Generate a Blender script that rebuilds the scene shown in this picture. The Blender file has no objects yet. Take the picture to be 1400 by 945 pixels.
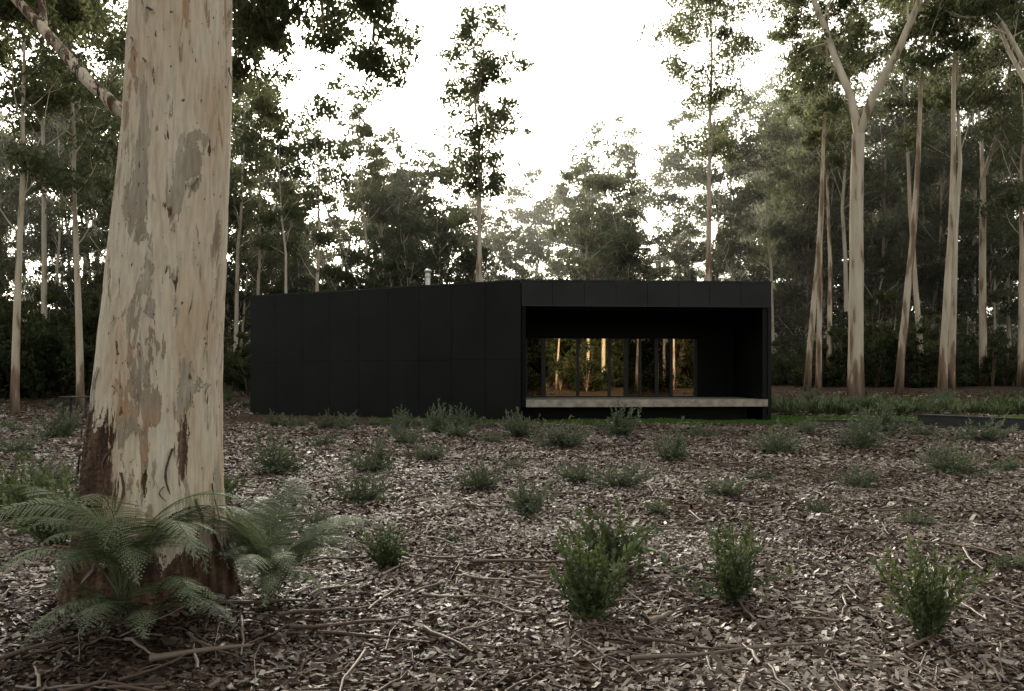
import bpy, math, random, bmesh
import numpy as np
from mathutils import Vector
SEED=7
rng=np.random.default_rng(SEED); random.seed(SEED)
F=1089.0; CAMZ=1.5; HY=515.0
def PX(px,d): return (px-700)/F*d
def PZ(py,d): return CAMZ+(HY-py)/F*d
scene=bpy.context.scene
COL=scene.collection
def sst(t):
    t=np.clip(t,0,1); return t*t*(3-2*t)
TX,TY=-2.33,5.25
def tz(x,y):
    x=np.asarray(x,float); y=np.asarray(y,float)
    z=0.15*sst((y-12)/11)+0.75*sst((y-31)/13)+1.2*sst((y-60)/150)
    z=z+0.025*np.sin(x*0.9+1.3)*np.sin(y*0.7)+0.015*np.sin(x*2.3+y*1.7)+0.008*np.sin(x*5.1-y*4.3)
    r=np.hypot(x-TX,y-TY)
    z=z+0.10*np.exp(-(r/1.0)**2)
    return z
# ---------------------------------------------------------------- mesh helper
class MB:
    def __init__(s): s.V=[];s.Q=[];s.M=[];s.S=[];s.n=0
    def add(s,v,q,m=0,shade=0.5):
        v=np.asarray(v,float).reshape(-1,3); q=np.asarray(q,int).reshape(-1,4)
        s.V.append(v); s.Q.append(q+s.n); s.M.append(np.full(len(q),m,int))
        sh=np.broadcast_to(np.asarray(shade,float),(len(v),))
        s.S.append(sh); s.n+=len(v)
    def tube(s,pts,rad,sides=8,m=0,shade=0.5):
        pts=np.asarray(pts,float); n=len(pts)
        rad=np.broadcast_to(rad,(n,))
        t=np.gradient(pts,axis=0); t/=np.linalg.norm(t,axis=1)[:,None]+1e-9
        ref=np.array([1.,0,0]) if abs(t[0][0])<0.8 else np.array([0,1.,0])
        u=np.cross(t,ref); u/=np.linalg.norm(u,axis=1)[:,None]+1e-9
        w=np.cross(t,u)
        a=np.arange(sides)*2*np.pi/sides
        ring=pts[:,None,:]+rad[:,None,None]*(np.cos(a)[None,:,None]*u[:,None,:]+np.sin(a)[None,:,None]*w[:,None,:])
        i=np.arange(n-1)[:,None]*sides; j=np.arange(sides)[None,:]; j2=(j+1)%sides
        q=np.stack([i+j,i+j2,i+sides+j2,i+sides+j],-1).reshape(-1,4)
        if np.ndim(shade)==1: shade=np.repeat(shade,sides)
        s.add(ring.reshape(-1,3),q,m,shade)
    def leaves(s,c,L,W,m=1,shade=0.5,down=0.5,axis=None,rg=None):
        rg=rg or rng
        n=len(c)
        a=rg.normal(size=(n,3)); a[:,2]-=down*1.5
        if axis is not None: a=axis+0.0*a
        a/=np.linalg.norm(a,axis=1)[:,None]
        b=np.cross(a,rg.normal(size=(n,3))); b/=np.linalg.norm(b,axis=1)[:,None]+1e-9
        L=np.broadcast_to(L,(n,))[:,None]; W=np.broadcast_to(W,(n,))[:,None]
        v=np.stack([c-a*L/2,c+b*W/2-a*L*0.05,c+a*L/2,c-b*W/2-a*L*0.05],1).reshape(-1,3)
        q=np.arange(4*n).reshape(-1,4)
        sh=np.repeat(np.broadcast_to(shade,(n,)),4)
        s.add(v,q,m,sh)
    def build(s,name,mats,smooth=None):
        V=np.concatenate(s.V); Q=np.concatenate(s.Q); M=np.concatenate(s.M); S=np.concatenate(s.S)
        me=bpy.data.meshes.new(name)
        me.vertices.add(len(V)); me.vertices.foreach_set('co',V.astype(np.float32).ravel())
        me.loops.add(len(Q)*4); me.loops.foreach_set('vertex_index',Q.astype(np.int32).ravel())
        me.polygons.add(len(Q)); me.polygons.foreach_set('loop_start',(np.arange(len(Q))*4).astype(np.int32))
        me.polygons.foreach_set('material_index',M.astype(np.int32))
        if smooth is not None:
            me.polygons.foreach_set('use_smooth',np.isin(M,smooth))
        for m in mats: me.materials.append(m)
        at=me.attributes.new('shade','FLOAT','POINT'); at.data.foreach_set('value',np.ascontiguousarray(S,dtype=np.float32))
        me.update(calc_edges=True)
        return me
def obj(name,me,parent=None,loc=(0,0,0),rot=0,sc=1):
    o=bpy.data.objects.new(name,me); COL.objects.link(o)
    o.location=loc; o.rotation_euler=(0,0,rot)
    o.scale=(sc,sc,sc) if np.ndim(sc)==0 else sc
    if parent: o.parent=parent
    return o
def empty(name,loc=(0,0,0)):
    o=bpy.data.objects.new(name,None); COL.objects.link(o); o.location=loc; return o
# ---------------------------------------------------------------- materials
def newmat(name):
    m=bpy.data.materials.new(name); m.use_nodes=True; nt=m.node_tree; nt.nodes.clear()
    out=nt.nodes.new('ShaderNodeOutputMaterial'); return m,nt,out
def N(nt,t,**k):
    n=nt.nodes.new(t)
    for a,b in k.items(): setattr(n,a,b)
    return n
def ramp(nt,fac,stops,interp='LINEAR'):
    r=N(nt,'ShaderNodeValToRGB'); r.color_ramp.interpolation=interp
    e=r.color_ramp.elements
    while len(e)<len(stops): e.new(0.5)
    for i,(p,c) in enumerate(stops):
        e[i].position=p; e[i].color=(*c,1) if len(c)==3 else c
    if fac is not None: nt.links.new(fac,r.inputs[0])
    return r.outputs[0]
def simple(name,c,rough=0.6,metal=0,spec=0.5,noise=None,bump=0):
    m,nt,out=newmat(name); b=N(nt,'ShaderNodeBsdfPrincipled')
    b.inputs['Base Color'].default_value=(*c,1); b.inputs['Roughness'].default_value=rough
    b.inputs['Metallic'].default_value=metal; b.inputs['Specular IOR Level'].default_value=spec
    if noise:
        tc=N(nt,'ShaderNodeTexCoord'); nz=N(nt,'ShaderNodeTexNoise'); nz.inputs['Scale'].default_value=noise; nz.inputs['Detail'].default_value=6
        nt.links.new(tc.outputs['Object'],nz.inputs['Vector'])
        col=ramp(nt,nz.outputs['Fac'],[(0.3,tuple(x*0.65 for x in c)),(0.7,tuple(x*1.35 for x in c))])
        nt.links.new(col,b.inputs['Base Color'])
        if bump:
            bp=N(nt,'ShaderNodeBump'); bp.inputs['Strength'].default_value=bump; bp.inputs['Distance'].default_value=0.01
            nt.links.new(nz.outputs['Fac'],bp.inputs['Height']); nt.links.new(bp.outputs[0],b.inputs['Normal'])
    nt.links.new(b.outputs[0],out.inputs[0]); return m
def leafmat(name,stops,trans=0.35,gloss=0.0,tmul=1.6):
    m,nt,out=newmat(name)
    at=N(nt,'ShaderNodeAttribute',attribute_name='shade')
    oi=N(nt,'ShaderNodeObjectInfo')
    ad=N(nt,'ShaderNodeMath',operation='MULTIPLY_ADD'); ad.inputs[1].default_value=0.3; 
    nt.links.new(oi.outputs['Random'],ad.inputs[0]); 
    sb=N(nt,'ShaderNodeMath',operation='SUBTRACT'); sb.inputs[1].default_value=0.15
    nt.links.new(at.outputs['Fac'],ad.inputs[2]); nt.links.new(ad.outputs[0],sb.inputs[0])
    col=ramp(nt,sb.outputs[0],stops)
    col2=ramp(nt,sb.outputs[0],[(p,(min(1,c[0]*tmul*1.05),min(1,c[1]*tmul),min(1,c[2]*tmul*.8))) for p,c in stops])
    d=N(nt,'ShaderNodeBsdfDiffuse'); t=N(nt,'ShaderNodeBsdfTranslucent')
    nt.links.new(col,d.inputs[0]); nt.links.new(col2,t.inputs[0])
    m1=N(nt,'ShaderNodeMixShader'); m1.inputs[0].default_value=trans
    nt.links.new(d.outputs[0],m1.inputs[1]); nt.links.new(t.outputs[0],m1.inputs[2])
    last=m1
    if gloss:
        g=N(nt,'ShaderNodeBsdfGlossy'); g.inputs['Roughness'].default_value=0.4; g.inputs['Color'].default_value=(.7,.7,.7,1)
        m2=N(nt,'ShaderNodeMixShader'); m2.inputs[0].default_value=gloss
        nt.links.new(m1.outputs[0],m2.inputs[1]); nt.links.new(g.outputs[0],m2.inputs[2]); last=m2
    nt.links.new(last.outputs[0],out.inputs[0]); return m
M_leaf=leafmat('eucalypt_leaves',[(0.0,(.038,.046,.026)),(0.5,(.078,.091,.054)),(1.0,(.14,.155,.095))],trans=.45,tmul=2.0)
M_bush=leafmat('understory_leaves',[(0.0,(.018,.024,.012)),(0.5,(.044,.056,.028)),(1.0,(.095,.108,.056))],trans=0.35,tmul=1.7)
M_shrub=leafmat('shrub_leaves',[(0.0,(.04,.06,.025)),(0.5,(.095,.13,.052)),(1.0,(.20,.24,.105))],trans=0.25,gloss=0.06,tmul=1.2)
M_tuft=leafmat('grey_green_leaves',[(0.0,(.07,.085,.052)),(0.5,(.15,.175,.115)),(1.0,(.26,.285,.20))],trans=0.2,tmul=1.0)
M_fern=leafmat('fern_leaves',[(0.0,(.028,.044,.02)),(0.5,(.09,.122,.058)),(1.0,(.30,.34,.21))],trans=0.22,gloss=0.05,tmul=1.1)
M_grass=leafmat('grass_blades',[(0.0,(.04,.08,.02)),(0.5,(.08,.16,.035)),(1.0,(.14,.24,.06))],trans=0.3)

def barkmat(name):
    m,nt,out=newmat(name); L=nt.links.new
    tc=N(nt,'ShaderNodeTexCoord')
    def noise(sc,zs,det=5,rough=.55,dist=0.0,off=0):
        mp=N(nt,'ShaderNodeMapping'); mp.inputs['Scale'].default_value=(sc,sc,sc*zs); mp.inputs['Location'].default_value=(off,off*1.7,off*.3)
        L(tc.outputs['Object'],mp.inputs[0])
        n=N(nt,'ShaderNodeTexNoise'); n.inputs['Scale'].default_value=1; n.inputs['Detail'].default_value=det; n.inputs['Roughness'].default_value=rough
        n.inputs['Distortion'].default_value=dist
        L(mp.outputs[0],n.inputs[0]); return n.outputs['Fac']
    def mix(f,a,b):
        x=N(nt,'ShaderNodeMix',data_type='RGBA'); 
        L(f,x.inputs[0])
        for i,v in ((6,a),(7,b)):
            if isinstance(v,tuple): x.inputs[i].default_value=(*v,1)
            else: L(v,x.inputs[i])
        return x.outputs[2]
    base=ramp(nt,noise(3.5,.3),[(.3,(.54,.39,.27)),(.45,(.64,.53,.40)),(.7,(.72,.65,.53))])
    f1=noise(5.5,.25,det=6,rough=.66,dist=.5,off=3)
    k1=ramp(nt,f1,[(.565,(0,0,0)),(.577,(1,1,1))])
    grey=ramp(nt,noise(9,.3,off=9),[(.3,(.32,.26,.20)),(.7,(.48,.42,.33))])
    c=mix(k1,base,grey)
    f2=noise(8,.2,det=6,rough=.68,dist=.4,off=11)
    k2=ramp(nt,f2,[(.60,(0,0,0)),(.612,(1,1,1))])
    c=mix(k2,c,ramp(nt,noise(6,.5,off=14),[(.4,(.46,.29,.17)),(.6,(.35,.29,.22))]))
    f3=noise(17,.22,det=5,rough=.62,dist=.5,off=21)
    k3=ramp(nt,f3,[(.645,(0,0,0)),(.66,(1,1,1))])
    c=mix(k3,c,(.12,.075,.05))
    f4=noise(30,.8,det=2,off=31); k4=ramp(nt,f4,[(.71,(0,0,0)),(.73,(1,1,1))])
    c=mix(k4,c,(.14,.10,.075))
    fine=noise(45,.12,det=5,off=5)
    at=N(nt,'ShaderNodeAttribute',attribute_name='shade')
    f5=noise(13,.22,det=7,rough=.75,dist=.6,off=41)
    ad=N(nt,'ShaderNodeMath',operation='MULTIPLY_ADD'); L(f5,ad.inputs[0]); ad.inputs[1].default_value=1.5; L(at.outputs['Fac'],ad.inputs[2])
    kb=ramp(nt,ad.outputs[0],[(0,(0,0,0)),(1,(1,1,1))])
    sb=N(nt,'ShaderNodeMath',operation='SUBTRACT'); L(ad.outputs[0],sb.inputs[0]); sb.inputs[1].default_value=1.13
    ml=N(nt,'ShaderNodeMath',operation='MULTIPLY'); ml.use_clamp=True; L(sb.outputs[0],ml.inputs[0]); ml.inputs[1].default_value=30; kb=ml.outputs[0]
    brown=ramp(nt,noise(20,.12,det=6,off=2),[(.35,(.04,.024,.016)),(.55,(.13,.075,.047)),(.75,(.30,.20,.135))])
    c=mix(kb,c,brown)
    b=N(nt,'ShaderNodeBsdfPrincipled'); b.inputs['Roughness'].default_value=.75; b.inputs['Specular IOR Level'].default_value=.25
    hs=N(nt,'ShaderNodeMix',data_type='RGBA',blend_type='MULTIPLY'); hs.inputs[0].default_value=1
    L(c,hs.inputs[6]); L(ramp(nt,fine,[(.3,(.75,.75,.75)),(.6,(1.05,1.05,1.05))]),hs.inputs[7])
    L(hs.outputs[2],b.inputs['Base Color'])
    def mm(a,bv,op='ADD',k=None):
        x=N(nt,'ShaderNodeMath',operation=op); L(a,x.inputs[0])
        if k is None: L(bv,x.inputs[1])
        else: x.inputs[1].default_value=k
        return x.outputs[0]
    h=mm(k1,k2); h=mm(h,mm(k3,None,'MULTIPLY',.8)); h=mm(h,mm(fine,None,'MULTIPLY',.9)); 
    h=mm(h,mm(mm(kb,None,'MULTIPLY',8.0),brown,'MULTIPLY'))
    bp=N(nt,'ShaderNodeBump'); bp.inputs['Strength'].default_value=.8; bp.inputs['Distance'].default_value=.007
    L(h,bp.inputs['Height']); L(bp.outputs[0],b.inputs['Normal'])
    L(b.outputs[0],out.inputs[0]); return m
M_bark=barkmat('gum_bark')
def farbark():
    m,nt,out=newmat('forest_bark'); L=nt.links.new
    tc=N(nt,'ShaderNodeTexCoord'); mp=N(nt,'ShaderNodeMapping'); mp.inputs['Scale'].default_value=(3,3,.5); L(tc.outputs['Object'],mp.inputs[0])
    n=N(nt,'ShaderNodeTexNoise'); n.inputs['Scale'].default_value=1; n.inputs['Detail'].default_value=4; L(mp.outputs[0],n.inputs[0])
    at=N(nt,'ShaderNodeAttribute',attribute_name='shade'); oi=N(nt,'ShaderNodeObjectInfo')
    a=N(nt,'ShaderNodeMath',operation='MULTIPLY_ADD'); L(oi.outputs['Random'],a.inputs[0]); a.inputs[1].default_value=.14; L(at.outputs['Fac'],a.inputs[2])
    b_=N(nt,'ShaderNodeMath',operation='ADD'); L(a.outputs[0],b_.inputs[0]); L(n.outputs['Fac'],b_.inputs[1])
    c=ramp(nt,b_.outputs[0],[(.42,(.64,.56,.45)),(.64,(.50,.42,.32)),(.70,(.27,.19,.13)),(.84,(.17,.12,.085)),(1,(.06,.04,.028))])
    d=N(nt,'ShaderNodeBsdfDiffuse'); L(c,d.inputs[0]); L(d.outputs[0],out.inputs[0]); return m
M_bark2=farbark()
# ---------------------------------------------------------------- ground
def groundmat():
    m,nt,out=newmat('leaf_litter_ground'); L=nt.links.new
    tc=N(nt,'ShaderNodeTexCoord'); b=N(nt,'ShaderNodeBsdfDiffuse')
    v=N(nt,'ShaderNodeTexVoronoi'); v.inputs['Scale'].default_value=22
    mp=N(nt,'ShaderNodeMapping'); mp.inputs['Scale'].default_value=(1,1.6,1); L(tc.outputs['Object'],mp.inputs[0])
    nz=N(nt,'ShaderNodeTexNoise'); nz.inputs['Scale'].default_value=14; nz.inputs['Detail'].default_value=3; L(mp.outputs[0],nz.inputs[0])
    L(mp.outputs[0],v.inputs['Vector'])
    sp=N(nt,'ShaderNodeSeparateColor'); L(v.outputs['Color'],sp.inputs[0])
    c1=ramp(nt,sp.outputs[0],[(0,(.03,.02,.013)),(.4,(.07,.048,.034)),(.75,(.15,.11,.08)),(1,(.26,.22,.17))])
    c2=ramp(nt,nz.outputs['Fac'],[(.35,(.35,.33,.32)),(.65,(1.1,1.05,1.0))])
    mu=N(nt,'ShaderNodeMix',data_type='RGBA',blend_type='MULTIPLY'); mu.inputs[0].default_value=1; L(c1,mu.inputs[6]); L(c2,mu.inputs[7])
    L(mu.outputs[2],b.inputs[0])
    L(b.outputs[0],out.inputs[0]); return m
M_ground=groundmat()
def axis(lo,hi,fl,fh,st):
    a=np.arange(fl,fh+1e-6,st)
    l=[fl]; s=st
    while l[-1]>lo: s*=1.25; l.append(l[-1]-s)
    h=[fh]; s=st
    while h[-1]<hi: s*=1.25; h.append(h[-1]+s)
    return np.concatenate([l[1:][::-1],a,h[1:]])
xs=axis(-500,500,-18,18,.16); ys=axis(-300,700,1,45,.18)
X,Y=np.meshgrid(xs,ys); Z=tz(X,Y)
mb=MB(); nx=len(xs); ny=len(ys)
i=np.arange(ny-1)[:,None]*nx; j=np.arange(nx-1)[None,:]
mb.add(np.stack([X,Y,Z],-1).reshape(-1,3),np.stack([i+j,i+j+1,i+nx+j+1,i+nx+j],-1).reshape(-1,4))
obj('ground',mb.build('ground',[M_ground],smooth=[0]))
# litter chips
m,nt,out=newmat('litter_chips'); at=N(nt,'ShaderNodeAttribute',attribute_name='shade')
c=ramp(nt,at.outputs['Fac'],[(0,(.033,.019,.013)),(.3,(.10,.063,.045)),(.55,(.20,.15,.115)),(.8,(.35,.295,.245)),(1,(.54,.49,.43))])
b=N(nt,'ShaderNodeBsdfPrincipled'); b.inputs['Roughness'].default_value=.5; b.inputs['Specular IOR Level'].default_value=.35
nt.links.new(c,b.inputs['Base Color']); nt.links.new(b.outputs[0],out.inputs[0]); M_chip=m
mb=MB()
def chips(n,x0,x1,y0,y1,s0,s1,lift):
    x=rng.uniform(x0,x1,n); y=rng.uniform(y0,y1,n)
    pn=np.sin(x*1.3+np.sin(y*.9)*2)+np.sin(y*1.7+x*.6)+np.sin(x*3.1-y*2.3)*.5
    keep=rng.random(n)<np.clip(.8+.2*pn,.25,1)
    keep&=np.hypot(x-TX,y-TY)>.45
    x,y,pn=x[keep],y[keep],pn[keep]; n=len(x)
    L=rng.uniform(s0,s1,n)*rng.choice([.6,1,1,1.5],n); W=L*rng.uniform(.18,.55,n)
    yaw=rng.uniform(0,2*np.pi,n); pit=rng.normal(0,.28,n); rol=rng.normal(0,.45,n)
    a=np.stack([np.cos(yaw)*np.cos(pit),np.sin(yaw)*np.cos(pit),np.sin(pit)],-1)
    bb=np.stack([-np.sin(yaw)*np.cos(rol),np.cos(yaw)*np.cos(rol),np.sin(rol)],-1)
    cc=np.stack([x,y,tz(x,y)+rng.uniform(.004,lift,n)],-1)
    L=L[:,None];W=W[:,None]
    def r(a0,b0): return rng.uniform(a0,b0,(n,1))
    k=rng.random((n,1))<.5
    v0=cc-a*L/2+bb*W*np.where(k,0,r(.2,.5)); v1=cc-a*L*np.where(k,r(-.1,.1),.5)-bb*W*.5
    v2=cc+a*L/2-bb*W*np.where(k,0,r(.2,.5)); v3=cc+a*L*np.where(k,r(-.1,.1),.5)+bb*W*.5
    sh=np.clip(rng.beta(1.25,1.65,n)+.10*pn-.06,0,1)
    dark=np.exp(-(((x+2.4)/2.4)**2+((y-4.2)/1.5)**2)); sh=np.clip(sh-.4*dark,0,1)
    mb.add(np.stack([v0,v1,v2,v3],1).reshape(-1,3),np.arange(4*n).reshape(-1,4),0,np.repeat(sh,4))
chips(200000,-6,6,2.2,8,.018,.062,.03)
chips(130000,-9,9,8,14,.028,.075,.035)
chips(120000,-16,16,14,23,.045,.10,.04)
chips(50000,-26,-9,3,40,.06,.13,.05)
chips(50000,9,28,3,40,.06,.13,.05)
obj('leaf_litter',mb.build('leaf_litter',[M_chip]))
# sticks
mb=MB()
def stick(x,y,L,yaw,r,sh):
    n=6; t=np.linspace(-.5,.5,n); w=np.cumsum(rng.normal(0,.06,n))*L*.3
    px=x+np.cos(yaw)*t*L-np.sin(yaw)*w; py=y+np.sin(yaw)*t*L+np.cos(yaw)*w
    z=tz(px,py)+r+.02+abs(rng.normal(0,.012,n))
    mb.tube(np.stack([px,py,z],-1),r*np.linspace(1,.45,n),6,0,sh)
for k in range(1700):
    y=3+20*random.random()**1.5; x=random.uniform(-1,1)*(2+y*.72)
    if abs(x-TX)<.6 and abs(y-TY)<.6: continue
    stick(x,y,random.uniform(.1,.55)*(1+y*.04),random.uniform(0,6.28),random.choice([.003,.004,.005,.009])*(1+y*.04),random.uniform(.1,.7))
for (px,py,L,yaw,r,s) in [(900,852,.28,.9,.022,.6),(275,905,.5,.5,.02,.5),(1030,905,.35,1.5,.014,.45),(615,885,.5,-.9,.016,.35),(480,862,.7,.2,.014,.3),(450,845,.6,.4,.012,.35),
    (510,880,.7,-.3,.012,.3),(640,870,.5,.9,.012,.4),(1060,890,.6,.1,.012,.5),(960,905,.8,.25,.014,.45),(350,842,.6,.3,.015,.25),(180,700,.5,-.5,.01,.5),(60,905,.6,.9,.014,.3),
    (730,770,1.0,.05,.014,.35),(860,740,.9,.4,.012,.5),(690,700,.9,-.2,.012,.35),(480,770,.8,.7,.012,.3),(1250,700,1.1,.3,.012,.45),(930,890,.5,-.3,.012,.3)]:
    d=CAMZ*F/(py-HY); stick(PX(px,d),d,L,yaw,r,s)
obj('fallen_sticks',mb.build('fallen_sticks',[M_chip],smooth=[0]))
# ---------------------------------------------------------------- trees
def clump(mb,c,r,n,L,W,rg,flat=.6,down=.5,base=.5):
    k=6
    sc=rg.normal(size=(k,3)); sc/=np.linalg.norm(sc,axis=1)[:,None]; sc*=rg.uniform(.25,.9,(k,1))*r; sc[:,2]*=flat
    idx=rg.integers(0,k,n)
    d=rg.normal(size=(n,3)); d/=np.linalg.norm(d,axis=1)[:,None]
    rad=r*.48*rg.uniform(.25,1.0,(n,1))**.6*rg.uniform(.8,1.3,(n,1))
    p=sc[idx]+d*rad*np.array([1,1,flat])
    p=p+np.asarray(c)
    tone=rg.normal(0,.14,k)
    sh=np.clip(base+tone[idx]+rg.normal(0,.13,n),0,1)
    mb.leaves(p,L*rg.uniform(.7,1.3,n),W*rg.uniform(.7,1.3,n),1,sh,down,rg=rg)
def poly(p,d,L,n,rg,wob=.12,up=.0):
    pts=[np.array(p,float)]; d=np.array(d,float)
    for i in range(n):
        d=d+rg.normal(0,wob,3)+np.array([0,0,up]); d/=np.linalg.norm(d)
        pts.append(pts[-1]+d*L/n)
    return np.array(pts),d
def interp(pts,t):
    x=t*(len(pts)-1); i=min(int(x),len(pts)-2); f=x-i
    return pts[i]*(1-f)+pts[i+1]*f, (pts[i+1]-pts[i])/np.linalg.norm(pts[i+1]-pts[i])
def spread(d,ang,az):
    d=d/np.linalg.norm(d); ref=np.array([0,0,1.]) if abs(d[2])<.9 else np.array([1.,0,0])
    u=np.cross(d,ref); u/=np.linalg.norm(u); w=np.cross(d,u)
    return math.cos(ang)*d+math.sin(ang)*(math.cos(az)*u+math.sin(az)*w)
def tree(name,seed,H=22,r=.3,cs=.45,cw=3.2,fork=None,nprim=11,cl=1.0,leafn=130,leafL=.32,leafW=.13,lean=.02,sub=(2,4),tip=.25,forka=(.30,.38,.42),nf=None,ang=(.55,1.0),lm=None):
    rg=np.random.default_rng(seed); mb=MB()
    n=14
    lx,ly=rg.normal(0,lean,2)
    t=np.linspace(0,1,n)
    wx=np.cumsum(rg.normal(0,.018,n))*H*.25; wy=np.cumsum(rg.normal(0,.018,n))*H*.25
    tr=np.stack([lx*H*t+wx*t,ly*H*t+wy*t,H*t],-1); tr[0]=[0,0,-.4]
    leaders=[]
    if fork:
        kf=int(fork*n); main=tr[:kf+1]
        rr=r*(1-.45*np.linspace(0,fork,kf+1)); rr[0]*=1.18
        z=main[:,2]
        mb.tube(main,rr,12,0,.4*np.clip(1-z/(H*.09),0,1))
        p,d=main[-1],main[-1]-main[-2]; d/=np.linalg.norm(d)
        a0=rg.uniform(0,6.28)
        for q,(an) in enumerate(forka[:nf or rg.integers(2,4)]):
            pts,_=poly(p,spread(d,an,a0+q*2.3+ (.8 if q==1 else 0)),H*(1-fork)*1.02,8,rg,.09,.05)
            mb.tube(pts,np.linspace(rr[-1]*.72,.04,9),8,0,0); leaders.append((pts,rr[-1]*.6,0.3))
    else:
        rr=r*np.clip(1-.9*t,.08,1); rr[0]*=1.2; 
        zz=tr[:,2]
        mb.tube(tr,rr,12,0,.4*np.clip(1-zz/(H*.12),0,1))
        leaders.append((tr,r*.5,cs))
    for (pts,r0,st) in leaders:
        npm=nprim if not fork else max(5,nprim//len(leaders)+1)
        az=rg.uniform(0,6.28)
        for k in range(npm):
            tt=st+(1-st)*((k+rg.uniform(0,.8))/npm)
            p,d=interp(pts,min(tt,.97))
            az+=2.4+rg.normal(0,.4)
            q=(tt-st)/(1-st)
            Lb=cw*rg.uniform(.5,1.3)*(1-tip*q**1.8)*(.6+.4*min(1,q*3))
            dd=spread(d,rg.uniform(*ang),az)
            bp,bd=poly(p,dd,Lb,5,rg,.13,.13)
            rb=max(.03,r0*.42*(1-.6*tt))
            mb.tube(bp,np.linspace(rb,rb*.35,6),6,0,0)
            clump(mb,bp[-1],cl*rg.uniform(.7,1.15),leafn,leafL,leafW,rg)
            for s in range(rg.integers(*sub)):
                p2,d2=interp(bp,rg.uniform(.35,.95))
                b2,_=poly(p2,spread(d2,rg.uniform(.5,.95),rg.uniform(0,6.28)),Lb*rg.uniform(.3,.6),3,rg,.15,.12)
                mb.tube(b2,np.linspace(rb*.5,rb*.2,4),5,0,0)
                clump(mb,b2[-1],cl*rg.uniform(.55,1.0),int(leafn*.75),leafL,leafW,rg)
        clump(mb,pts[-1],cl*.9,leafn,leafL,leafW,rg)
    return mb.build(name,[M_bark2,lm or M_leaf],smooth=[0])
TV=[tree('tree_a',1,24,.21,.52,4.4,nprim=15,cl=1.45,leafn=150),tree('tree_b',2,26,.25,.5,4.2,fork=.5,nprim=18,cl=1.35,leafn=145),tree('tree_c',3,20,.17,.45,3.8,nprim=14,cl=1.4,leafn=145),
    tree('tree_d',4,22,.19,.36,4.6,nprim=18,cl=1.5,leafn=150),tree('tree_e',5,28,.28,.55,4.8,fork=.52,nprim=18,cl=1.45,leafn=150),tree('tree_f',6,18,.16,.2,4.0,nprim=20,cl=1.4,leafn=140),
    tree('tree_g',8,25,.20,.60,3.4,nprim=12,cl=1.2),
    tree('mid_a',11,9,.08,.12,2.3,nprim=14,cl=.95,leafn=120,leafL=.24,leafW=.10,lean=.08,lm=M_bush),tree('mid_b',12,12,.10,.22,2.6,nprim=14,cl=1.0,leafn=120,leafL=.26,leafW=.11,lean=.06),
    tree('mid_c',13,7,.07,.1,2.4,fork=.3,nprim=13,cl=.95,leafn=120,leafL=.24,leafW=.10,lean=.05,lm=M_bush)]
THH=[24,26,20,22,28,18,25,9,12,7]
def place_tree(name,px,d,v,top=None,sc=None,rot=None,parent=None,x=None):
    x=PX(px,d) if x is None else x
    z=float(tz(x,d))
    if sc is None: sc=(PZ(top,d)-z)/THH[v]/1.03
    o=obj(name,TV[v],parent,(x,d,z-.05),random.uniform(0,6.28) if rot is None else rot,sc)
    o.rotation_euler[0]=random.gauss(0,.022); o.rotation_euler[1]=random.gauss(0,.022)
    return o
T_center=tree('tree_center',21,20.5,.21,.40,3.4,nprim=30,cl=1.1,leafn=140,leafL=.24,leafW=.10,lean=.004,tip=.3,ang=(.45,.85))
T_right=tree('tree_right',35,27,.36,.5,5.0,fork=.45,nprim=20,cl=1.3,leafn=230,leafL=.24,leafW=.10,lean=.004,forka=(.22,.31),nf=2,tip=.5)
T_970=tree('tree_970',44,22,.22,.52,4.2,nprim=24,cl=1.25,leafn=170,leafL=.24,leafW=.10,lean=.004,tip=.3)
def put(me,name,px,d,rot=0,sc=1):
    x=PX(px,d); return obj(name,me,None,(x,d,float(tz(x,d))),rot,sc)
put(T_center,'gum_tree',660,46,.6,1.0); put(TV[6],'gum_tree',646,47,2.0,.72)
put(T_right,'gum_tree',1170,38,.3,1.0)
put(T_970,'gum_tree',969,42,1.1,.95)
for (px,d,v,top) in [(1228,39,6,-160),(1103,40,6,-60),(1119,42,6,0),(1134,44,6,40),(1288,39,6,-190),(1300,42,0,-60),(1262,46,6,-20),(1345,50,1,-20),(1395,46,3,20),(1440,36,4,-200),(1060,58,2,170),
    (430,48,3,130),(505,54,0,150),(395,46,0,180),(545,66,2,230),(470,62,1,190),(350,52,3,140),
    (20,27,3,-120),(110,30,3,-60),(150,38,3,40),(-70,28,4,-200),(60,44,0,-40),(240,42,3,60),(320,50,2,100),(180,50,3,60),(590,75,5,300),
    (850,72,3,195),(900,80,3,230),(800,88,5,265),(760,80,2,262),(930,70,2,205),(700,78,3,250),(620,85,3,290),(1010,60,3,160),(1080,66,5,170),(1160,54,0,60),(1200,64,3,110),(1330,62,3,50),(1420,56,0,0)]:
    place_tree('gum_tree',px,d,v,top)
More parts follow.
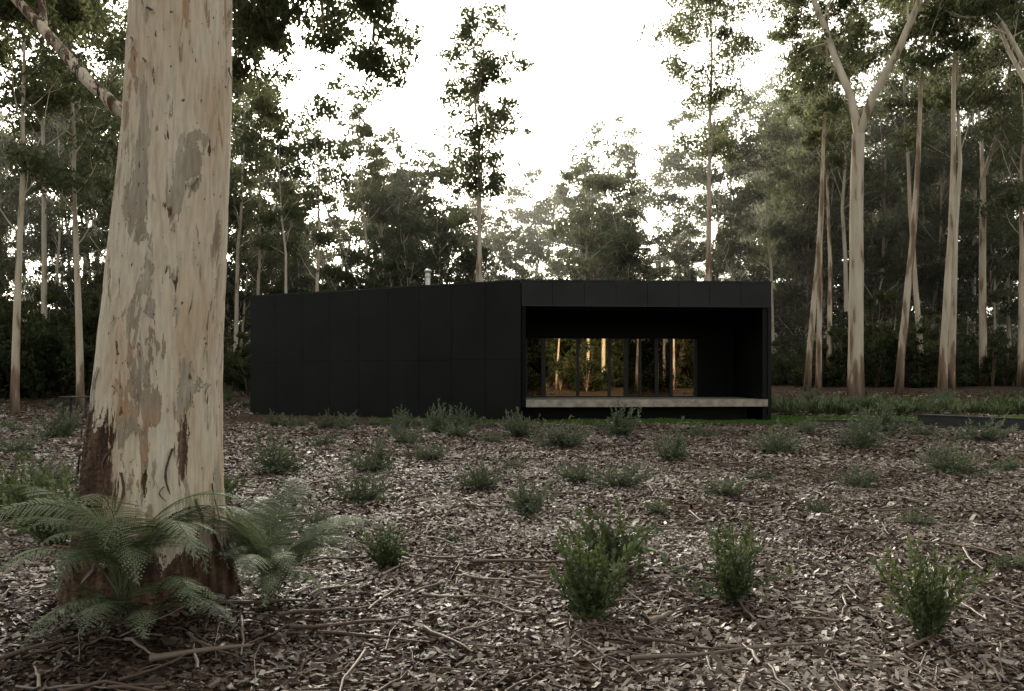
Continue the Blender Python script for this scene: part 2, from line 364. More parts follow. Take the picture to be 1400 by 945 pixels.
# distant mass
forest=empty('distant_forest')
for k in range(150):
    d=random.uniform(60,110); px=random.uniform(-230,1630)
    lim=262 if 560<px<960 else (190 if 330<px<1040 else 100)
    lim+=random.uniform(0,150)+ (d-55)*.7
    v=random.choice([0,1,2,3,3,4,5,5,5,3,2])
    s=(PZ(lim,d)-1)/THH[v]/1.03; s=min(max(s,.45),1.35)
    place_tree('forest_tree',px,d,v,sc=s,parent=forest)
for k in range(125):   # mid storey
    d=random.uniform(43,80); px=random.uniform(-230,1630)
    if 640<px<1040 and random.random()<.45: continue
    if d<50 and 340<px<1080: d+=10
    if px>1040 and d<56: d+=14
    place_tree('mid_storey_tree',px,d,random.choice([7,8,8,9]),sc=random.uniform(.65,1.2)*(1+(d-43)*.006),parent=forest)
for k in range(40):
    a=random.uniform(-.15,math.pi+.15); R=random.uniform(20,48)
    x=R*math.cos(a)*1.1; y=-R*math.sin(a)*.9+2
    if abs(x)<14 and y>-16: continue
    v=random.randrange(7); place_tree('forest_tree',0,y,v,sc=random.uniform(.7,1.0),parent=forest,x=x)
for k in range(24):
    sd=random.choice([-1,1]); y=random.uniform(5,55); x=sd*(30+random.uniform(0,22)+max(0,(y-25))*.4)
    place_tree('forest_tree',0,y,random.randrange(7),sc=random.uniform(.8,1.15),parent=forest,x=x)
# bushes
def bush(seed,w=2.2,h=3.0,n=2600,L=.2,W=.09):
    rg=np.random.default_rng(seed); mb=MB()
    for k in range(12):
        a=rg.uniform(0,6.28); q=rg.uniform(.2,1.1)
        e=np.array([math.cos(a)*w*.5*q,math.sin(a)*w*.5*q,h*rg.uniform(.4,1.1)])
        mb.tube(np.stack([[0,0,-.1],e*np.array([.4,.4,.5]),e]),[.04,.025,.01],5,0,.3)
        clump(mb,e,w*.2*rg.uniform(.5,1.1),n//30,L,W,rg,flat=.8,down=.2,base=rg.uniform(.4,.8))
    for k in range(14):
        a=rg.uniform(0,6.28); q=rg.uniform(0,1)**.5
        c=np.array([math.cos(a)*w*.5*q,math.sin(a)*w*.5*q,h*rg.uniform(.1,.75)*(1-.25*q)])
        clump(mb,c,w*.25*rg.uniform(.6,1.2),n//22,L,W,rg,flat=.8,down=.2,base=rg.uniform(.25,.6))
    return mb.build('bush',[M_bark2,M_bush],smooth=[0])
BV=[bush(51),bush(52,2.6,2.2),bush(53,1.8,3.6),bush(54,3,1.8)]
und=empty('forest_understory')
def pb(x,d,s,zs=1): obj('understory_bush',BV[random.randrange(4)],und,(x,d,float(tz(x,d))),random.uniform(0,6.28),(s,s,s*zs))
for k in range(80):
    d=random.uniform(36,48); pb(PX(random.uniform(-200,345),d),d,random.uniform(.35,1.5),random.uniform(.7,1.5))
for k in range(85):
    d=random.uniform(43,60); pb(PX(random.uniform(1070,1650),d),d,random.uniform(.3,1.3),random.uniform(.7,1.4))
for k in range(170):
    d=50+random.random()**1.2*50; px=random.uniform(-250,1650)
    pb(PX(px,d),d,random.uniform(.5,1.3)*(1+max(0,d-55)*.02),random.uniform(.7,1.4))
for k in range(60):
    d=random.uniform(112,130); x=PX(-300+k*33,d)
    s=random.uniform(2.8,4.8); obj('understory_bush',BV[k%4],und,(x,d,float(tz(x,d))),random.uniform(0,6.28),(s*1.4,s,s))
for k in range(44):
    y=-random.uniform(48,60); x=-50+k*2.3
    s=random.uniform(2.4,4.2); obj('understory_bush',BV[k%4],und,(x,y,float(tz(x,y))),random.uniform(0,6.28),(s*1.2,s,s))
for k in range(50):
    sd=random.choice([-1,1,-1]); y=random.uniform(0,40); pb(sd*(26+random.uniform(0,18)),y,random.uniform(.5,1.3))
for k in range(50):
    pb(random.uniform(-45,45),random.uniform(-45,-18),random.uniform(.8,1.6))
# ---------------------------------------------------------------- big foreground gum
prof=[(-200,255,118),(0,247.5,131),(200,242.5,139),(400,228.5,152),(500,219,160),(600,211,172),(700,207,184),(760,206,198),(820,208,220),(860,210,242),(890,212,260)]
D0=TY; mpp=D0/F
pz=np.array([CAMZ+(HY-p[0])*mpp for p in prof])[::-1]; pxx=np.array([(p[1]-700)*mpp for p in prof])[::-1]; pr=np.array([p[2]*mpp/2 for p in prof])[::-1]
na=160
z=np.concatenate([np.linspace(-.25,4.6,440),np.linspace(4.63,9.5,80)])
cx=np.interp(z,pz,pxx); rr=np.interp(z,pz,pr)
def smo(a,k=25):
    p=np.pad(a,k,mode='edge'); return np.convolve(p,np.ones(2*k+1)/(2*k+1),'valid')
top=z>pz[-1]; cx[top]=pxx[-1]+.04*(z[top]-pz[-1]); rr[top]=pr[-1]-.022*(z[top]-pz[-1])
cx=smo(cx,18); rr=smo(rr,12)
A=np.arange(na)*2*np.pi/na
ZZ,AA=np.meshgrid(z,A,indexing='ij')
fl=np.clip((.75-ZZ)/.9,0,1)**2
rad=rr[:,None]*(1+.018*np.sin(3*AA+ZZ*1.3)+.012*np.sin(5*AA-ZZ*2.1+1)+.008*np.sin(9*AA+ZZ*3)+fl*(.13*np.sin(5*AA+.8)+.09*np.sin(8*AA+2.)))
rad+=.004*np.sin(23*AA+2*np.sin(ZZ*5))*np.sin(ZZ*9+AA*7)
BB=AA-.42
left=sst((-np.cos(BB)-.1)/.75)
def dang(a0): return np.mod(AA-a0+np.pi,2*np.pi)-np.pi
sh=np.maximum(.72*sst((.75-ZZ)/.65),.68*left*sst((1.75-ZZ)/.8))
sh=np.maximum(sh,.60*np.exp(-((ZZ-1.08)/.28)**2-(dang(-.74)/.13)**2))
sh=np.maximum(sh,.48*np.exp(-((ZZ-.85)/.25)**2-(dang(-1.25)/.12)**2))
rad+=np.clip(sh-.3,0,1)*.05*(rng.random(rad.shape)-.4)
V=np.stack([cx[:,None]+rad*np.cos(AA),TY+.0*ZZ+rad*np.sin(AA),ZZ],-1)
mb=MB(); i=np.arange(len(z)-1)[:,None]*na; j=np.arange(na)[None,:]; j2=(j+1)%na
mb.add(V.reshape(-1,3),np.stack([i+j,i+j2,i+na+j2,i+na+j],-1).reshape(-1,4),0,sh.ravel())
bp=np.array([[-2.2,5.45,2.95],[-2.62,5.5,3.25],[-3.0,5.6,3.6],[-3.35,5.7,3.98],[-3.65,5.75,4.3],[-4.2,5.9,4.6],[-4.9,6.1,5.3]])
mb.tube(bp,[.07,.05,.043,.038,.032,.028,.02],14,0,.38)
mb.tube(np.array([[-3.35,5.7,3.98],[-3.5,5.9,4.5],[-3.6,6.0,5.1]]),[.03,.02,.01],8,0,.4)
rgb=np.random.default_rng(99)
def leafy(pts,r,dens,cn,cr,t0=.35):
    L=np.linalg.norm(pts[-1]-pts[0])
    for k in range(int(L*dens)):
        q,qd=interp(pts,rgb.uniform(t0,1))
        b,_=poly(q,spread(qd,rgb.uniform(.5,1.2),rgb.uniform(0,6.28))+np.array([0,0,-.15]),rgb.uniform(.25,.75),4,rgb,.2,-.08)
        mb.tube(b,np.linspace(r*.3,.004,5),5,0,.3)
        clump(mb,b[-1],cr*rgb.uniform(.6,1.1),cn,.10,.026,rgb,flat=.8,down=.9,base=.45)
def near_branch(p,d,L,r,n,cn=380,cr=.4):
    pts,dd=poly(p,d,L,n,rgb,.12,.0); mb.tube(pts,np.linspace(r,r*.25,n+1),8,0,.2); leafy(pts,r,4,cn,cr)
def arc(p0,p1,p2,r,dens=6,cn=340,cr=.34,t0=.35):
    t=np.linspace(0,1,10)[:,None]; pts=(1-t)**2*np.array(p0)+2*t*(1-t)*np.array(p1)+t*t*np.array(p2)
    pts[1:-1]+=rgb.normal(0,.04,(8,3)); mb.tube(pts,np.linspace(r,r*.2,10),8,0,.25); leafy(pts,r,dens,cn,cr,t0)
arc((-2.0,5.5,5.5),(-1.9,8.0,6.6),(-1.6,9.8,5.65),.07)
arc((-2.0,5.5,5.8),(-2.1,8.0,6.8),(-2.4,10.2,5.8),.07)
arc((-2.1,5.5,5.4),(-2.6,8.0,6.0),(-3.1,9.6,5.2),.06)
arc((-2.2,5.4,5.2),(-3.6,6.8,6.3),(-5.2,8.6,5.7),.06)
arc((-2.3,5.4,5.0),(-4.2,6.8,6.0),(-5.6,8.2,5.0),.06)
for k in range(12):
    a=k*2.4; zz0=7.6+k*.2
    near_branch([-1.95,5.3,zz0],[math.cos(a),math.sin(a),.7],3.0,.07,6,cn=120,cr=.6)
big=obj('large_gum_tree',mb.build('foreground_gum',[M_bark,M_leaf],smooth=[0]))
mb=MB()
for k in range(40):
    a=rgb.uniform(math.pi*1.0,math.pi*2.0) if k%2 else rgb.uniform(math.pi*1.05,math.pi*1.45); zc=rgb.uniform(.1,1.3) if k<32 else rgb.uniform(1.5,3.8)
    L=rgb.uniform(.08,.28) if k<32 else rgb.uniform(.03,.09); w=rgb.uniform(.005,.016)
    n=9; t=np.linspace(0,1,n); zz=zc+L*(1-t)
    rc=np.interp(zz,z,rr)*1.025+.004+.03*t**4*rgb.uniform(.2,1); c0=np.interp(zz,z,cx)
    ww=w*(.6+.4*rgb.random(n))*np.where(t>.9,.3,1); aa=a+.05*np.sin(t*4+k)
    P1=np.stack([c0+rc*np.cos(aa-ww/rc),TY+rc*np.sin(aa-ww/rc),zz],-1); P2=np.stack([c0+(rc+.004)*np.cos(aa+ww/rc),TY+(rc+.004)*np.sin(aa+ww/rc),zz],-1)
    v=np.concatenate([P1,P2]); q=[[i,i+1,n+i+1,n+i] for i in range(n-1)]
    mb.add(v,q,0,rgb.uniform(.05,.4))
obj('peeling_bark',mb.build('peeling_bark',[M_chip]),big)
# ---------------------------------------------------------------- ferns
def frond(mb,base,az,L,lift,rg,tone,end=-.7):
    n=28; t=np.linspace(0,1,n)
    el=lift+(end-lift)*t**1.5
    ds=L/(n-1); h=np.cumsum(np.cos(el))*ds; v=np.cumsum(np.sin(el))*ds
    side=np.cumsum(rg.normal(0,.03,n))*L*.2
    d=np.array([math.cos(az),math.sin(az),0]); s=np.array([-math.sin(az),math.cos(az),0])
    tw=rg.normal(0,.2); 
    pts=np.asarray(base)+h[:,None]*d+v[:,None]*np.array([0,0,1])+side[:,None]*s
    mb.tube(pts,np.linspace(.005,.0015,n),5,0,.5)
    k0=7
    for i in range(k0,n-1):
        tt=(i-k0)/(n-1-k0); PL=L*.24*(1-tt)**.85*(.75+.25*min(1,tt*5))
        PL=max(PL,.015)
        fd=pts[i+1]-pts[i]; fd/=np.linalg.norm(fd)
        for sg in (-1,1):
            off=pts[i]+(fd*ds*.5 if sg>0 else 0)
            pd=sg*s*.9+fd*.5+np.array([0,0,-.10+sg*tw])+rg.normal(0,.03,3); pd/=np.linalg.norm(pd)
            m=max(3,int(PL/.0105)); u=np.linspace(.05,1,m)
            c=off+u[:,None]*PL*pd+np.array([0,0,-1])*(u[:,None]**2)*PL*.18
            qd=np.cross(pd,np.cross(fd,pd)); qd/=np.linalg.norm(qd)
            wl=(.021*(1-u*.85)*min(1,PL/.10)+.003)
            pt=np.clip(tone+rg.normal(0,.08),0,1)
            for s2 in (-1,1):
                ax=s2*qd+pd*.4; ax/=np.linalg.norm(ax)
                a0=c; a1=c+ax*wl[:,None]
                wv=pd*.0060; md=(a0+a1)/2
                vv=np.stack([a0-wv*.8,md-wv,a1,md+wv],1).reshape(-1,3)
                shh=np.clip(pt+rg.normal(0,.06,m),0,1)
                mb.add(vv,np.arange(4*m).reshape(-1,4),0,np.repeat(shh,4))
def fern(loc,nf,L,seed,azr=(0,6.28),lift=(1.0,1.45)):
    rg=np.random.default_rng(seed); mb=MB()
    for k in range(nf):
        az=azr[0]+(azr[1]-azr[0])*(k+rg.uniform(0,.8))/nf
        frond(mb,(rg.normal(0,.05),rg.normal(0,.05),0),az,L*rg.uniform(.6,1.1),rg.uniform(*lift),rg,rg.uniform(.1,1.0),rg.uniform(-1.2,-.3))
    return obj('bracken_fern',mb.build('bracken_fern',[M_fern]),None,(loc[0],loc[1],float(tz(loc[0],loc[1]))+(loc[2] if len(loc)>2 else 0)))
fern((-2.22,4.60,.12),17,1.15,1,(3.3,6.9),(1.25,1.52))
fern((-2.1,4.55,.0),12,.85,2,(3.6,6.6),(.7,1.3))
fern((-1.58,5.25),26,1.05,3,(0,6.28),(1.0,1.5))
fern((-3.7,7.0),12,.8,6)
# ---------------------------------------------------------------- shrubs
def shrub(seed,w,h,ns,leafL,leafW,mat,step=.02,up=.05,fan=1.0,per=2):
    rg=np.random.default_rng(seed); mb=MB()
    for k in range(ns):
        az=rg.uniform(0,6.28); q=rg.uniform(0,1)**.6*fan
        L=h*rg.uniform(.5,1.1)
        d=np.array([math.cos(az)*q*w/h*.8,math.sin(az)*q*w/h*.8,1]); d/=np.linalg.norm(d)
        pts,_=poly([rg.normal(0,.03),rg.normal(0,.03),0],d,L,6,rg,.2,up)
        mb.tube(pts,np.linspace(.004,.0015,7),4,0,.3)
        m=int(L*.9/step); tone=rg.normal(.5,.14)
        for i in range(m):
            tt=.15+.85*i/m
            p,dd=interp(pts,tt)
            for s in range(per):
                ax=spread(dd,rg.uniform(.6,1.3)*(1-.35*tt),rg.uniform(0,6.28)); ll=leafL*rg.uniform(.6,1.2)
                mb.leaves((p+ax*ll*.5)[None],ll,leafW*rg.uniform(.7,1.2),0,np.clip(tone+.25*(tt-.5)+rg.normal(0,.1),0,1),axis=ax[None],rg=rg)
    me=mb.build('shrub',[mat]); V=np.concatenate(mb.V); lo=np.percentile(V,3,axis=0); hi=np.percentile(V,97,axis=0)
    return me,float((hi[0]-lo[0]+hi[1]-lo[1])/2)
SB=[shrub(61,.44,.40,34,.045,.019,M_shrub,.013,fan=1.3,per=2),shrub(62,.34,.54,36,.042,.017,M_shrub,.013,fan=1.0,per=2),shrub(63,.42,.42,34,.042,.018,M_shrub,.013,fan=1.3,per=2)]
SG=[shrub(71,.75,.36,52,.045,.014,M_tuft,.017,fan=1.7),shrub(72,.85,.40,50,.05,.014,M_tuft,.017,fan=1.8),shrub(73,.6,.32,46,.045,.013,M_tuft,.017,fan=1.6)]
def gd(py):
    d=CAMZ*F/(py-HY)
    for _ in range(12): d=(CAMZ-float(tz(0,d)))*F/(py-HY)
    return d
def sh_(px,pyb,wpx,mw,name='shrub'):
    me,wn=mw
    d=gd(pyb); x=PX(px,d); s=wpx/F*d/wn
    obj(name,me,None,(x,d,float(tz(x,d))-.01),random.uniform(0,6.28),(s,s*random.uniform(.8,1.1),s*random.uniform(.85,1.15)))
sh_(805,838,98,SB[0]); sh_(838,784,80,SB[2]); sh_(1003,822,80,SB[1]); sh_(1268,872,88,SB[1]); sh_(528,785,52,SB[0]); sh_(320,745,45,SB[2]); sh_(20,712,60,SB[0]); sh_(75,755,85,SB[2]); sh_(40,735,60,SB[1])
sh_(300,690,45,SB[0])
for (px,py,w) in [(655,668,68),(722,702,72),(380,642,64),(510,642,54),(497,686,58),(845,668,62),(795,660,48),(552,607,40),(600,590,38),(622,596,44),(715,596,46),(765,610,56),(848,598,42),(921,630,48),
    (985,675,52),(1062,620,60),(1168,662,58),(1296,645,64),(1180,612,54),(440,612,36),(668,606,34),(80,600,54),(75,662,54),(20,620,44),(590,632,38),(540,592,26),(1200,590,44),(1260,598,32),(960,596,32),(1340,606,54),(1250,720,44),(1385,790,54),(1120,700,30),(430,720,30),(900,700,26),(700,640,24),(1040,650,26),(620,740,22),(1100,590,34)]:
    sh_(px+random.uniform(-4,4),py,w*random.uniform(.75,1.1),SG[random.randrange(3)],'small_shrub')
for k in range(14):
    px=365+k*25+random.uniform(-14,14); sh_(px,581+random.uniform(-1,6),random.uniform(14,34),SG[random.randrange(3)],'small_shrub')
for k in range(30):
    y=random.uniform(8,22); x=random.choice([-1,1])*random.uniform(y*.6,y*.6+7)
    obj('small_shrub',SG[random.randrange(3)][0],None,(x,y,float(tz(x,y))),random.uniform(0,6.28),random.uniform(.5,1.0))
# ---------------------------------------------------------------- lawn + garden bed
mb=MB()
def lawnpts(n):
    x=rng.uniform(-4,19,n); y=rng.uniform(21.9,26.5,n)
    lo=22.0+.25*np.sin(x*.8)+.15*np.sin(x*2.1); k=(y>lo)
    k&=~((x<8.2)&(y>24.4)); k&=~((x<.3)&(y>24-.49*(x-.26)+0.2)) ; k&=~((x<0)&(y<22.4))
    return x[k],y[k]
x,y=lawnpts(90000); n=len(x)
a=np.stack([rng.normal(0,.35,n),rng.normal(0,.35,n),np.ones(n)],-1); a/=np.linalg.norm(a,axis=1)[:,None]
L=rng.uniform(.04,.09,n)
mb.leaves(np.stack([x,y,tz(x,y)+L*.4],-1),L,.012,0,np.clip(rng.normal(.5,.2,n),0,1),axis=a)
obj('lawn',mb.build('lawn',[M_grass]))
def strap(seed,n=60,L=.6):
    rg=np.random.default_rng(seed); mb=MB()
    for k in range(n):
        az=rg.uniform(0,6.28); LL=L*rg.uniform(.6,1.1); t=np.linspace(0,1,6); el=rg.uniform(.9,1.5)-(rg.uniform(.6,1.6))*t**1.6
        h=np.cumsum(np.cos(el))*LL/6; v=np.cumsum(np.sin(el))*LL/6
        c=np.stack([h*math.cos(az),h*math.sin(az),v],-1)+np.array([rg.normal(0,.08),rg.normal(0,.08),0])
        s=np.array([-math.sin(az),math.cos(az),0])*.014; w=(1-t**2)[:,None]+.05
        vv=np.concatenate([c-s*w,c+s*w]); mb.add(vv,[[i,i+1,7+i,6+i] for i in range(5)],0,np.clip(rg.normal(.45,.25),0,1))
    return mb.build('strappy',[M_shrub])
ST=[strap(81,70,.75),strap(82,60,.6)]
bed=empty('garden_bed_plants')
for k in range(170):
    x=random.uniform(9.2,24); y=random.uniform(27.0,31)+ (x-9)*.05
    obj('strappy_plant',ST[k%2],bed,(x,y,float(tz(x,y))),random.uniform(0,6.28),random.uniform(.6,1.3))
for k in range(110):
    x=random.uniform(-30,-9.5) if k%2 else random.uniform(10,30); y=random.uniform(31,39)
    obj('low_fern_clump',SG[k%3][0],bed,(x,y,float(tz(x,y))),random.uniform(0,6.28),random.uniform(.6,1.8))
# ---------------------------------------------------------------- building
M_black=simple('black_cladding',(.0068,.0072,.0068),.5,spec=.2,noise=.8)
M_blackin=simple('black_lining',(.004,.004,.004),.6,spec=.12)
M_trim=simple('black_metal_trim',(.014,.014,.013),.4,spec=.3)
M_conc=simple('concrete',(.33,.29,.235),.8,noise=5,bump=.3)
M_floor=simple('timber_floor',(.22,.14,.08),.4,noise=3)
M_int=simple('interior_wall',(.16,.12,.085),.7,noise=2)
M_steel=simple('stainless_steel',(.55,.55,.55),.3,metal=1)
M_dark=simple('dark_concrete',(.03,.03,.03),.7,noise=6,bump=.3)
m,nt,out=newmat('window_glass'); g=N(nt,'ShaderNodeBsdfGlossy'); g.inputs['Roughness'].default_value=.0; g.inputs['Color'].default_value=(.88,.73,.53,1)
t=N(nt,'ShaderNodeBsdfTransparent'); t.inputs['Color'].default_value=(.34,.28,.19,1); mx=N(nt,'ShaderNodeMixShader'); mx.inputs[0].default_value=.6
nt.links.new(t.outputs[0],mx.inputs[1]); nt.links.new(g.outputs[0],mx.inputs[2]); nt.links.new(mx.outputs[0],out.inputs[0]); M_glass=m
m,nt,out=newmat('dark_window_glass'); g=N(nt,'ShaderNodeBsdfGlossy'); g.inputs['Roughness'].default_value=.0; g.inputs['Color'].default_value=(.12,.105,.09,1)
nt.links.new(g.outputs[0],out.inputs[0]); M_glass2=m
house=empty('black_modern_house')
def prism(name,fp,z0,z1,mat,bev=0):
    n=len(fp); me=bpy.data.meshes.new(name)
    v=[(p[0],p[1],z0) for p in fp]+[(p[0],p[1],z1) for p in fp]
    f=[tuple(range(n))[::-1],tuple(range(n,2*n))]+[(i,(i+1)%n,n+(i+1)%n,n+i) for i in range(n)]
    me.from_pydata(v,[],f); me.materials.append(mat)
    bm=bmesh.new(); bm.from_mesh(me); bmesh.ops.recalc_face_normals(bm,faces=bm.faces); bm.to_mesh(me); bm.free()
    o=obj(name,me,house)
    if bev:
        md=o.modifiers.new('b','BEVEL'); md.width=bev; md.segments=1
    return o
C=np.array([.26,24.]); Lp=np.array([-9.47,28.8]); R=np.array([8.0,24.56]); RB=np.array([8.9,36.5]); LB=np.array([-6.6,38.0])
u=(R-C)/np.linalg.norm(R-C); nf=np.array([-u[1],u[0]]); W=np.linalg.norm(R-C)
w=(Lp-C)/np.linalg.norm(Lp-C); nw=np.array([w[1],-w[0]])
if nw[1]<0: nw=-nw
WL=np.linalg.norm(Lp-C)
def fp_line(P,dir_,nrm,a,b,o0,o1): return [P+dir_*a+nrm*o0,P+dir_*b+nrm*o0,P+dir_*b+nrm*o1,P+dir_*a+nrm*o1]
ZT=4.41; ZO=3.64; ZF=.795; ZS=.575
GB=-.3
prism('left_wall_core',fp_line(C,w,nw,.06,WL-.03,.03,.28),GB,ZT-.06,M_blackin)
npan=9; pw=WL/npan
for i in range(npan):
    for (za,zb) in ((GB,2.02),(2.026,ZT-.02)):
        prism('left_wall_panel',fp_line(C,w,nw,i*pw+(.005 if i else .0),(i+1)*pw-.005,0,.028),za,zb,M_black,.002)
prism('left_wall_cap',fp_line(C,w,nw,-.02,WL+.01,-.02,.3),ZT-.015,ZT+.02,M_trim)
def wall(name,A,B,z0,z1,mat,th=.25):
    d=(B-A)/np.linalg.norm(B-A); nn=np.array([-d[1],d[0]]); return prism(name,fp_line(A,d,nn,0.03,np.linalg.norm(B-A)-.03,0,th),z0,z1,mat)
wall('right_wall',R+nf*.02,RB,.1,ZT-.02,M_black)
wall('left_end_wall',LB,Lp+nw*.3,GB,ZT-.02,M_black)
prism('fascia_core',fp_line(C,u,nf,.06,W-.02,.03,.25),ZO+.003,ZT-.06,M_blackin)
nfp=8
M_fascia=simple('black_fascia',(.014,.0145,.0135),.5,spec=.25,noise=.8)
for i in range(nfp):
    a=i*W/nfp; b2=(i+1)*W/nfp
    prism('fascia_panel',fp_line(C,u,nf,a+(.005 if i else .03),b2-.005,0,.028),ZO,ZT-.02,M_fascia,.002)
prism('fascia_cap',fp_line(C,u,nf,.0,W+.02,-.02,.3),ZT-.013,ZT+.022,M_trim)
prism('fascia_drip',fp_line(C,u,nf,.05,W-.12,-.012,.0),ZO-.012,ZO+.03,M_trim)
prism('side_blade',fp_line(C,u,nf,W-.11,W,0.0,3.2),ZS-.25,ZO-.003,M_black)
prism('side_blade_inner',fp_line(C,u,nf,.035,.16,0.03,3.2),ZS,ZO-.003,M_blackin)
prism('roof',[C+nw*.1+u*.1,R-u*.1+nf*.1,RB-np.array([.1,.1]),LB+np.array([.1,-.1]),Lp+np.array([.1,.1])],ZT-.35,ZT-.05,M_blackin)
prism('recess_ceiling',fp_line(C,u,nf,.17,W-.12,.26,6.8),ZO+.02,ZO+.08,M_blackin)
prism('concrete_deck',fp_line(C,u,nf,.165,W-.115,-.01,3.1),ZS,ZF,M_conc,.006)
prism('interior_floor',fp_line(C,u,nf,.165,W-.115,3.2,11.55),ZS,ZF+.002,M_floor)
prism('plinth',fp_line(C,u,nf,.1,W-.6,.45,11.5),-.3,ZS-.003,M_blackin)
DEP=3.0
def S(px):
    k=(px-700)/F; return ((C[1]+DEP*nf[1])*k-(C[0]+DEP*nf[0]))/(u[0]-k*u[1])
ZH=2.80
prism('recess_wall_upper',fp_line(C,u,nf,.17,W-.12,DEP,DEP+.15),ZH,ZO+.01,M_blackin)
prism('recess_wall_right',fp_line(C,u,nf,S(953),W-.12,DEP,DEP+.15),ZF,ZH-.003,M_blackin)
bars=[(716,721),(740,746),(788,792),(831,835),(853,859),(874,877),(895,900),(916,920),(949,953)]
for a,b2 in bars:
    prism('mullion',fp_line(C,u,nf,S(a),S(b2),DEP-.01,DEP+.09),ZF+.003,ZH-.003,M_trim,.003)
for (a,b2) in zip(bars[:-1],bars[1:]):
    s0,s1=S(a[1])+.001,S(b2[0])-.001
    prism('sill',fp_line(C,u,nf,s0,s1,DEP+.0,DEP+.08),ZF+.003,ZF+.05,M_trim)
    dk=a[1] in (721,859,877,900)
    prism('window_pane',fp_line(C,u,nf,s0,s1,DEP+.04,DEP+.046),ZF+.051,ZH-.003,M_glass2 if dk else M_glass)
    if dk: prism('pane_backing',fp_line(C,u,nf,s0,s1,DEP+.05,DEP+.08),ZF+.051,ZH-.003,M_blackin)  # black backing added right behind these panes to make them read darker
prism('room_partition',fp_line(C,u,nf,S(858),S(905),5.5,5.7),ZF,ZO+.02,M_int)
prism('room_side_wall',fp_line(C,u,nf,-.2,.0,3.3,11.5),ZF,ZO+.02,M_int)
RD=11.6
prism('rear_wall_head',fp_line(C,u,nf,-1,W+.3,RD,RD+.2),2.4,ZO+.4,M_blackin)
for (a,b2) in ((-5,1.0),(1.9,2.3),(3.3,W-2.6),(W-1.6,W+.3)):
    prism('rear_wall',fp_line(C,u,nf,a,b2,RD,RD+.2),-.2,2.39,M_blackin)
# flue
fx,fy=PX(585,31),31
mb=MB(); zt=PZ(374,31)
mb.tube([[fx,fy,ZT-.1],[fx,fy,zt]],[.105,.105],20); mb.tube([[fx,fy,zt-.16],[fx,fy,zt-.15],[fx,fy,zt-.10],[fx,fy,zt-.09]],[.105,.125,.125,.105],20)
mb.tube([[fx,fy,zt+.03],[fx,fy,zt+.04],[fx,fy,zt+.12],[fx,fy,zt+.17],[fx,fy,zt+.175]],[.02,.15,.14,.05,.0],20); mb.tube([[fx,fy,zt-.02],[fx,fy,zt+.05]],[.06,.06],12)
mb.tube([[fx,fy,ZT-.05],[fx,fy,ZT+.12],[fx,fy,ZT+.2]],[.22,.18,.106],20)
obj('chimney_flue',mb.build('flue',[M_steel],smooth=[0]),house)
def strip(name,pts,z0,z1,th,mat):
    for k in range(len(pts)-1):
        A=np.array(pts[k],float);B=np.array(pts[k+1],float); d=(B-A)/np.linalg.norm(B-A); nn=np.array([-d[1],d[0]])
        prism(name,[A,B,B+nn*th,A+nn*th],z0,z1,mat).parent=rw
rw=empty('retaining_wall')
strip('wall_length',[(11.3,22.2),(14.5,17.6)],-.2,.42,.22,M_dark)
strip('wall_length',[(8.6,23.2),(11.25,22.25)],-.2,.26,.2,M_dark)
strip('coping',[(11.28,22.17),(14.53,17.57)],.423,.45,.28,M_dark)
tb=empty('garden_table'); 
def tbox(nm,x0,x1,y0,y1,z0,z1):
    prism(nm,[(x0,y0),(x1,y0),(x1,y1),(x0,y1)],z0,z1,M_dark).parent=tb
cxx,cyy=PX(108,26),26; g0=float(tz(cxx,cyy))
tbox('top',cxx-.5,cxx+.42,cyy-.3,cyy+.3,g0+.70,g0+.74)
for sx in(-.42,.32):
    for sy in(-.25,.2): tbox('leg',cxx+sx,cxx+sx+.05,cyy+sy,cyy+sy+.05,g0-.05,g0+.699)
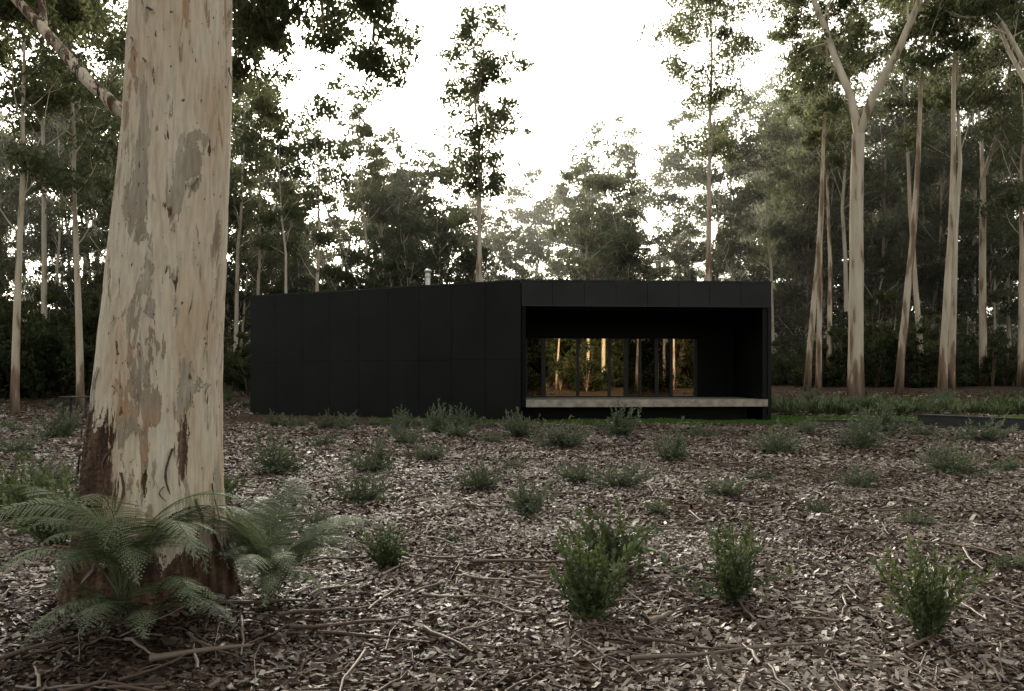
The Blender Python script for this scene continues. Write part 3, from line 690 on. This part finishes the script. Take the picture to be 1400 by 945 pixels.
# ---------------------------------------------------------------- mist hanging in the forest
me=bpy.data.meshes.new('mist'); bm=bmesh.new(); bmesh.ops.create_cube(bm,size=1); bm.to_mesh(me); bm.free()
mi=obj('mist',me,None,(0,92,18),0,(300,96,38))
m,nt,out=newmat('mist'); vs=N(nt,'ShaderNodeVolumeScatter'); vs.inputs['Density'].default_value=.0026; vs.inputs['Anisotropy'].default_value=.5; vs.inputs['Color'].default_value=(1,.98,.92,1)
nt.links.new(vs.outputs[0],out.inputs['Volume']); me.materials.append(m)
# ---------------------------------------------------------------- light
el=math.radians(20); az=math.radians(-12)
s=Vector((math.sin(az)*math.cos(el),math.cos(az)*math.cos(el),math.sin(el)))
ld=bpy.data.lights.new('sun','SUN'); ld.energy=5.0; ld.angle=math.radians(2.5); ld.color=(1,.92,.78)
lo=bpy.data.objects.new('sun',ld); COL.objects.link(lo); lo.rotation_euler=s.to_track_quat('Z','Y').to_euler()
wd=bpy.data.worlds.new('World'); scene.world=wd; wd.use_nodes=True; nt=wd.node_tree
bg=nt.nodes['Background']; bg.inputs[1].default_value=.15
sk=nt.nodes.new('ShaderNodeTexSky'); sk.sky_type='NISHITA'; sk.sun_disc=False; sk.sun_elevation=el; sk.sun_rotation=az; sk.dust_density=4; sk.air_density=1.0; sk.ozone_density=1
hs=nt.nodes.new('ShaderNodeHueSaturation'); hs.inputs['Saturation'].default_value=.25; hs.inputs['Value'].default_value=2.7
tm=nt.nodes.new('ShaderNodeMix'); tm.data_type='RGBA'; tm.blend_type='MULTIPLY'; tm.inputs[0].default_value=1; tm.inputs[7].default_value=(1.03,1.0,.89,1)
nt.links.new(sk.outputs[0],hs.inputs['Color']); nt.links.new(hs.outputs[0],tm.inputs[6]); nt.links.new(tm.outputs[2],bg.inputs[0])
cd=bpy.data.cameras.new('camera'); cd.lens=28; cd.sensor_width=36; cd.shift_y=42.5/1400; cd.clip_end=3000; cd.clip_start=.05
co=bpy.data.objects.new('camera',cd); COL.objects.link(co); co.location=(0,0,CAMZ); co.rotation_euler=(math.radians(90),0,0)
scene.camera=co
scene.view_settings.view_transform='Standard'; scene.view_settings.look='None'; scene.view_settings.exposure=0
print('done',len(bpy.data.objects))
